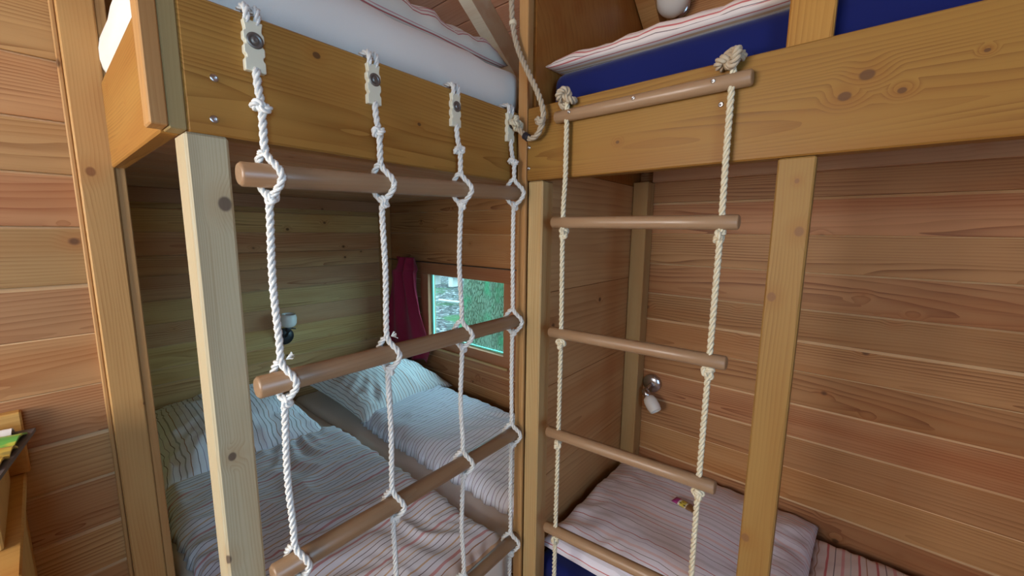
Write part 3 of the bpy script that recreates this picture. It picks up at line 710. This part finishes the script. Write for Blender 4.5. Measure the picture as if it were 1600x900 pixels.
# ---------------------------------------------------------------- climbing net on the double bunk
net = thing('climbing_net', 'white rope climbing net with thick round wooden rungs', 'climbing net', (-0.77, 0.6, RT))
NX = -0.766; RR = 0.020; ropeR = 0.0068
ys = [0.262, 0.479, 0.704, 0.914]
rungz = [(0.088, 0.111), (-0.276, -0.275), (-0.646, -0.645), (-1.030, -1.030), (-1.40, -1.40)]
def rz(i, y): a, b = rungz[i]; return a+(b-a)*(y-0.24)/(0.93-0.24)
for i in range(5):
    z0, z1 = rz(i, .225), rz(i, .955)
    L = 0.735
    new('rung', rodx(RR, L), M['rung'], (NX, 0.5875, (z0+z1)/2), net, (0, -math.atan2(z1-z0, .73), math.pi/2))
kn = knot_mesh(.0042, .0062)
wrapk = knot_mesh(.0036, .0060, .7)
for y in ys:
    jit = random.uniform(-.004, .004)
    pts = [(NX-.012, y, 0.262), (NX-.010, y, 0.235), (NX-.003, y+.001, 0.20)]
    for i in range(5):
        z = rz(i, y)
        zu, zd = z+RR, z-RR
        pts += [(NX+.002, y-.001, zu+.060), (NX+.003, y-.001, zu+.022), (NX+.012, y+.003, zu+.006), (NX+RR+.002, y+.010, z+.014),
                (NX+RR+.007, y+.014, z), (NX+RR+.002, y+.012, z-.014), (NX+.012, y+.007, zd-.007), (NX+.002, y+.001, zd-.020), (NX, y, zd-.05)]
        if i < 4:
            zn = rz(i+1, y)+RR
            pts += [(NX+jit*.6, y+jit, (zd+zn)/2)]
    paths = [pts]
    for i in range(5):
        z = rz(i, y)
        paths.append([(NX+.004, y-.003, z+RR+.022), (NX-.010, y-.006, z+RR+.010), (NX-RR-.007, y-.006, z), (NX-.010, y-.002, z-RR-.008), (NX+.006, y+.004, z-RR-.018)])
    ro = new('rope', rope_mesh(paths, ropeR, (NX, y, 0)), M['rope_w'], (NX, y, 0), net)
    new('knot', kn, M['rope_w'], (NX-.004, y, 0.200), ro, (0.3, 0.2, y*9))
    for i in range(5):
        new('knot', wrapk, M['rope_w'], (NX+.002, y+.004, rz(i, y)-RR-.016), ro, (1.2, 0.3, y*5+i))
    if y < .5:
        vs, fs = [], []
        for q in range(12):
            d = Vector((random.uniform(0, .6), random.uniform(.3, 1), random.uniform(-.2, .9))).normalized()*random.uniform(.010, .016)
            sweep(vs, fs, [Vector((0, 0, 0)), d*.5+Vector((.001, 0, .001)), d], .0007, 4)
        new('frayed_end', pydata('fray', vs, fs), M['rope_w'], (NX+.008, y+.006, rz(1, y)+RR+.022), ro)
    # clip that holds the rope to the rail, with rope ends over the rail's top
    outl = []
    w, h = .0155, .039
    prof = [(-w, -h), (w, -h), (w, -h+.017), (w-.003, -h+.020), (w-.003, -h+.024), (w, -h+.027), (w, -h+.038), (w-.003, -h+.041), (w-.003, -h+.045), (w, -h+.048), (w, -h+.059), (w-.003, -h+.062), (w-.003, -h+.066), (w-.001, h)]
    prof += [(-p[0], p[1]) for p in reversed(prof[2:])]
    me = prism('clip', prof, 0, -.006, .006)
    bm = bmesh.new(); bm.from_mesh(me); bmesh.ops.bevel(bm, geom=bm.edges[:], offset=.0012, segments=1, affect='EDGES'); bm.to_mesh(me); bm.free()
    cz = 0.296
    cl = new('clip', me, M['clip'], (-0.7835, y, cz), net)
    new('washer', lathe('w', [(.0125, 0), (.0128, .001), (.0115, .0022), (.0075, .0024), (.0072, .0016), (.0055, .0016), (.005, .0038), (.003, .0042), (.0001, .003)], 24), M['washer'], (-0.7776, y+.001, cz+.009), cl, (0, math.pi/2, 0), smooth=True)
    me = rope_mesh([[(-0.783, y-.007, cz+.030), (-0.780, y-.008, RT+.002), (-0.788, y-.008, RT+.010), (-0.812, y-.009, RT+.010), (-0.834, y-.009, RT+.006)],
                    [(-0.783, y+.007, cz+.030), (-0.780, y+.008, RT+.002), (-0.788, y+.008, RT+.010), (-0.812, y+.009, RT+.010), (-0.834, y+.009, RT+.006)]], .0058, (-.78, y, RT))
    new('rope_end', me, M['rope_w'], (-.78, y, RT), cl)

# ---------------------------------------------------------------- rope ladder on the single bunk
lad = thing('rope_ladder', 'rope ladder with thin wooden rungs hanging from the single bunk', 'rope ladder', (-0.4, 0.93, RT))
LY = 0.929; LR = 0.0158
bar = new('top_bar', rodx(LR, 0.46, .003), M['rung'], (-0.405, 0.948-LR*.96, 0.303), lad, (0, 0, 0))
for x in (-0.585, -0.412, -0.243): screw(bar, (x, 0.948-LR*1.96, 0.306), (0, -1, 0), .0045)
lr = [(0.025, 0.023), (-0.286, -0.277), (-0.592, -0.569), (-0.907, -0.865), (-1.21, -1.19)]
for a, b in lr:
    new('rung', rodx(LR, 0.46, .003), M['rung'], (-0.405, LY, (a+b)/2), lad, (0, -math.atan2(b-a, .45), 0))
k2 = knot_mesh(.0042, .0064); k3 = knot_mesh(.0078, .0095, 1.0)
for x, e in ((-0.598, 0), (-0.210, 1)):
    top = .39
    pts = [(x, LY, 0.345), (x, LY-.001, 0.30), (x, LY, 0.15)]
    for a, b in lr: pts += [(x+random.uniform(-.003, .003), LY+random.uniform(-.003, .003), (b if e else a))]
    pts += [(x, LY, -1.26)]
    ro = new('rope', rope_mesh([pts], .0070, (x, LY, 0)), M['rope_n'], (x, LY, 0), lad)
    new('end_knot', k3, M['rope_g'], (x-.005, LY-.002, 0.345), ro, (0.4, 0.5, x*7))
    for a, b in lr: new('knot', k2, M['rope_n'], (x, LY, (b if e else a)-LR-.013), ro, (1.3, .2, x*9+a*3))

# ---------------------------------------------------------------- thick worn rope tied beside the partition
hr = thing('hanging_rope', 'worn grey-brown rope looping down beside the partition to a knot', 'rope', (-0.73, 0.93, 0.27))
pts = [(-0.800, 0.925, 1.30), (-0.797, .925, 0.90), (-0.790, .925, 0.645), (-0.782, .925, .567), (-.762, .925, .503), (-.720, .920, .430), (-.684, .918, .368), (-.667, .918, .315), (-.680, .918, .272), (-.706, .920, .258), (-.728, .920, .266), (-.748, .918, .285), (-.768, .918, .305)]
new('rope', rope_mesh([pts], .0082, (-0.73, .92, .3), .05), M['rope_g'], (-.73, .92, .3), hr)
kb = knot_mesh(.0060, .0080, .95)
new('knot', kb, M['rope_n'], (-.760, .915, .305), hr, (.3, 1.2, .4))
new('knot', knot_mesh(.0040, .0075, .8), M['rope_g'], (-.676, .917, .298), hr, (.3, .2, .9))
new('tape_band', rodx(.0105, .018, .001, 16), M['black'], (-.7255, .920, .2645), hr, (0, .6, 0))
new('tape_band', rodx(.0105, .012, .001, 16), M['rope_n'], (-.784, .925, .580), hr, (0, 1.45, 0))

# ---------------------------------------------------------------- curtain on its wire
cu = thing('curtain', 'burgundy curtain bunched at the left of the small window', 'curtain', (-2.48, W-.05, -.9))
def curtain_mesh():
    vs, fs = [], []; nu, nv = 60, 40
    rows = [(-0.195, -2.575, -2.345), (-0.235, -2.57, -2.35), (-0.285, -2.60, -2.325), (-0.31, -2.655, -2.325), (-0.42, -2.680, -2.325), (-0.6, -2.700, -2.29), (-0.75, -2.71, -2.225), (-0.86, -2.715, -2.20), (-0.95, -2.715, -2.24)]
    for j in range(nv+1):
        t = j/nv*(len(rows)-1); i = min(int(t), len(rows)-2); f = t-i
        z, a, b = [rows[i][k]*(1-f)+rows[i+1][k]*f for k in range(3)]
        for q in range(nu+1):
            u = q/nu
            amp = .024+.012*math.sin(j*.15)
            y = amp*math.sin(u*2*math.pi*2.6+.6*math.sin(j*.12)+noise.noise(Vector((u*4, j*.08, 0)))*1.5)
            vs.append((a+(b-a)*u+2.48, y, z+.9+.012*math.sin(u*9)*(j/nv)))
    for j in range(nv):
        for q in range(nu):
            k = j*(nu+1)+q; fs.append((k, k+1, k+nu+2, k+nu+1))
    me = pydata('curtain', vs, fs); me.polygons.foreach_set('use_smooth', [True]*len(me.polygons)); return me
co = new('cloth', curtain_mesh(), M['curtain'], (-2.48, W-.062, -.9), cu)
sd = co.modifiers.new('thickness', 'SOLIDIFY'); sd.thickness = .002
new('curtain_wire', rodx(.003, 1.40, .0005, 8), M['dark_metal'], (-2.06, W-.030, -.222), cu)
for x in (-2.755, -1.365): new('wire_hook', rodx(.006, .03, .001, 10), M['dark_metal'], (x, W-.016, -.222), cu, (0, 0, math.pi/2))

# ---------------------------------------------------------------- lamps
def reading_lamp(label, loc, wall_n, base_mat, arm_mat, base_r, arm, shade_dir, shade_len, shade_r, knob=True):
    t = thing('wall_lamp', label, 'lamp', loc)
    n = Vector(wall_n); q = Vector((0, 0, 1)).rotation_difference(n).to_euler(); L = Vector(loc)
    new('wall_plate', lathe('p', [(base_r, 0), (base_r, .012), (base_r*.94, .018), (base_r*.3, .021), (.0001, .021)], 32), base_mat, L, t, q, smooth=True)
    a0 = L+n*.018; a1 = L+Vector(arm)
    new('arm', rope_free([a0, a0.lerp(a1, .5)+n*.008, a1], .008, L), arm_mat, L, t)
    d = Vector(shade_dir).normalized(); qs = Vector((0, 0, 1)).rotation_difference(d).to_euler()
    r = shade_r
    new('socket', lathe('s', [(.012, -.005), (.016, 0), (.016, .034), (.012, .036)], 20), arm_mat, a1, t, qs, smooth=True)
    s0 = a1+d*.030
    new('shade', lathe('g', [(r*.55, 0), (r*.85, shade_len*.10), (r, shade_len*.32), (r, shade_len*.72), (r*.86, shade_len*.97), (r*.80, shade_len), (r*.74, shade_len*.97), (r*.80, shade_len*.5), (r*.4, shade_len*.2)], 28), M['opal'], s0, t, qs, smooth=True)
    if knob:
        s = new('switch', rodx(.004, .028, .001, 10), arm_mat, a1+Vector((0, .034, .012)), t, (0, .3, math.pi/2))
def rope_free(pts, r, origin):
    vs, fs = [], []; o = Vector(origin)
    sweep(vs, fs, [p-o for p in resample(pts, .004)], r, 12, 0)
    me = pydata('tube', vs, fs); me.polygons.foreach_set('use_smooth', [True]*len(me.polygons)); return me
reading_lamp('dark wall lamp with opal shade pointing up, behind the climbing net', (B+.002, .985, -.700), (1, 0, 0), M['dark_metal'], M['dark_metal'], .055, (.07, .0, .045), (0.1, .05, 1), .085, .048)
reading_lamp('chrome wall lamp with frosted shade tilted down, in the single lower bunk', (-.632, W-.002, -.690), (0, -1, 0), M['chrome'], M['chrome'], .042, (-.012, -.062, -.022), (.62, -.30, -.62), .072, .029, False)
gl = thing('wall_lamp', 'round frosted globe lamp above the upper single bunk', 'lamp', (-.618, W-.07, .93))
new('wall_plate', lathe('p', [(.045, 0), (.045, .012), (.03, .018), (.0001, .018)], 28), M['chrome'], (-.618, W-.003, .905), gl, (math.pi/2, 0, 0), smooth=True)
g = [(max(.0005, .062*math.sin(math.pi*i/16)), -.066*math.cos(math.pi*i/16)) for i in range(17)]
new('globe', lathe('g', g, 28), M['opal'], (-.618, W-.085, .905), gl, smooth=True)

# ---------------------------------------------------------------- little wrapped sweet on the pillow
def packet():
    a, b, h = .042, .020, .008; vs, fs, uv = [], [], []; nx, ny = 16, 8
    for side in (1, -1):
        for j in range(ny+1):
            for i in range(nx+1):
                u = -1+2*i/nx; v = -1+2*j/ny
                e = max(0, (1-u**4)*(1-v*v))**.6
                vs.append((a*u, b*v*(1-.06*(1-abs(u))), side*h*e)); uv.append(((u+1)/2, (v+1)/2))
    n = (nx+1)*(ny+1)
    for j in range(ny):
        for i in range(nx):
            k = j*(nx+1)+i; fs.append((k, k+1, k+nx+2, k+nx+1)); fs.append((n+k, n+k+nx+1, n+k+nx+2, n+k+1))
    me = pydata('packet', vs, fs, uv); bm = bmesh.new(); bm.from_mesh(me); bmesh.ops.remove_doubles(bm, verts=bm.verts, dist=1e-6); bm.to_mesh(me); bm.free(); return me
new('sweet_packet', packet(), M['packet'], (-.372, 1.455, -1.003), rot=(0, 0, math.radians(-12)), label='small purple, yellow and brown wrapped sweet on the pink-striped pillow', cat='sweet', smooth=True)

# ---------------------------------------------------------------- cabinet corner with brochures, lower left
cb = thing('cabinet', 'small beech cabinet against the plank wall, below the brochure tray', 'cabinet', (-1.25, -.3, -1.55))
board('side_panel', (XL+.003, -.108, -1.55), (-1.02, -.084, -.600), 2, M['cab'], cb, .003)
board('side_panel', (XL+.003, -.62, -1.55), (-1.02, -.596, -.600), 2, M['cab'], cb, .003)
board('back_panel', (XL+.003, -.595, -1.55), (XL+.02, -.109, -.600), 2, M['cab'], cb, .002)
board('door', (-1.042, -.594, -1.53), (-1.022, -.110, -.605), 2, M['cab'], cb, .002)
board('top', (XL+.003, -.63, -.599), (-1.00, -.074, -.575), 1, M['cab'], cb, .003)
rk = thing('brochure_rack', 'wooden brochure rack with a dark grey tray edge on the cabinet', 'rack', (-1.25, -.3, -.574))
board('riser', (-1.40, -.56, -.5745), (-1.10, -.095, -.470), 1, M['cab'], rk, .003)
board('back_board', (XL+.004, -.56, -.5745), (-1.425, -.066, -.425), 1, M['cab'], rk, .003)
ang = math.radians(-10.5)
tr = new('tray', boxes_mesh('t', [((0, -.5, -.004), (.30, 0, 0)), ((0, -.022, 0), (.30, 0, .004)), ((0, -.5, 0), (.012, -.022, .004)), ((.288, -.5, 0), (.30, -.022, .004))]), M['tray'], (-1.387, -.047, -.462), rk, (0, 0, ang))
def sheet_of(name, mat, label, x, y, z, rz_, w=.10, l=.21):
    vs = []; fs = []; uv = []
    for k, zz in ((0, 0), (1, .004)):
        for i in range(9):
            u = i/8
            for v in (0, 1): vs.append((w*(u-.5), l*(v-1), zz+.010*math.sin(u*math.pi))); uv.append((u, v))
    for i in range(8):
        t = 18+i*2; bb = i*2
        fs += [(t, t+2, t+3, t+1), (bb, bb+1, bb+3, bb+2), (bb, bb+2, t+2, t), (bb+1, t+1, t+3, bb+3)]
    fs += [(0, 18, 19, 1), (16, 17, 35, 34)]
    return new(name, pydata('brochure', vs, fs, uv), mat, (x, y, z), rot=(0, 0, rz_), label=label, cat='brochure', group='brochures on the tray')
sheet_of('brochure', M['broch_w'], 'white leaflet at the back of the brochure tray', -1.3775, -.079, -.4575, math.radians(-10), .026)
sheet_of('brochure', M['broch_g'], 'green and yellow leaflet on the brochure tray', -1.3185, -.067, -.4575, math.radians(-14), .074)
sheet_of('brochure', M['broch_y'], 'ochre leaflet in the middle of the brochure tray', -1.2600, -.075, -.4575, math.radians(-14), .040)
sheet_of('brochure', M['broch_y'], 'ochre leaflet at the front of the brochure tray', -1.2090, -.086, -.4575, math.radians(-14), .050)

# ---------------------------------------------------------------- outside, seen through the small window
def ground():
    vs, fs = [], []; n = 70
    for j in range(n+1):
        for i in range(n+1):
            x = -32+40*i/n; y = W+.12+26*(j/n)**1.3
            vs.append((x, y, -1.98+.10*noise.noise(Vector((x*.5, y*.5, 3)))+.03*noise.noise(Vector((x*2, y*2, 1)))))
    for j in range(n):
        for i in range(n):
            k = j*(n+1)+i; fs.append((k, k+1, k+n+2, k+n+1))
    me = pydata('ground', vs, fs); me.polygons.foreach_set('use_smooth', [True]*len(me.polygons)); return me
new('ground', ground(), M['litter'], (0, 0, 0), kind='structure', label='leaf-strewn forest ground outside the window', cat='ground')
def trunk(name, label, x, y, r, h, seed, lobes=5, flare=.5):
    vs, fs = [], []; seg, nz = 72, 40
    for j in range(nz+1):
        z = h*j/nz
        for k in range(seg):
            a = 2*math.pi*k/seg
            fl_ = 1+flare*math.exp(-z/.55)*(1+.5*math.sin(a*lobes+seed))
            q = r*fl_*(1+.07*math.sin(a*lobes+seed)+.05*noise.noise(Vector((math.cos(a)*2, math.sin(a)*2, z*1.2+seed)))+.035*noise.noise(Vector((math.cos(a)*12, math.sin(a)*12, z*3))))
            vs.append((q*math.cos(a), q*math.sin(a), z))
    for j in range(nz):
        for k in range(seg):
            k2 = (k+1) % seg; fs.append((j*seg+k, j*seg+k2, (j+1)*seg+k2, (j+1)*seg+k))
    fs.append(tuple(nz*seg+k for k in range(seg)))
    me = pydata('trunk', vs, fs)
    return new(name, me, M['bark'], (x, y, -2.05), label=label, cat='tree', smooth=True)
trunk('tree_trunk', 'thick mossy tree trunk close outside the window', -2.98, 3.75, .62, 4.5, 1.0)
trunk('tree_trunk', 'distant slim tree trunk at the left edge of the window', -12.9, 10.3, .22, 6, 4.0, 3, .3)
bn = thing('garden_bench', 'weathered timber bench standing far outside the window', 'bench', (-11.0, 9.3, -1.98))
for dx in (-.55, .55): board('leg', (-11.0+dx-.12, 9.1, -2.02), (-11.0+dx+.12, 9.5, -1.58), 2, M['oldwood'], bn, .02)
for k in range(3): board('seat_plank', (-12.0, 9.02+k*.18, -1.579), (-10.0, 9.18+k*.18, -1.51), 0, M['oldwood'], bn, .01)
for k in range(2): board('back_plank', (-12.0, 9.58, -1.30+k*.2), (-10.0, 9.63, -1.15+k*.2), 0, M['oldwood'], bn, .01)
for dx in (-.8, .8): board('back_support', (-11.0+dx-.05, 9.631, -2.02), (-11.0+dx+.05, 9.70, -.92), 2, M['oldwood'], bn, .01)
new('fallen_branch', rope_free([Vector((-8.4, 6.9, -1.88)), Vector((-7.9, 6.95, -1.87)), Vector((-7.2, 7.15, -1.88))], .035, (-7.9, 6.95, -1.88)), M['oldwood'], (-7.9, 6.95, -1.88), label='pale fallen branch on the forest ground', cat='branch')
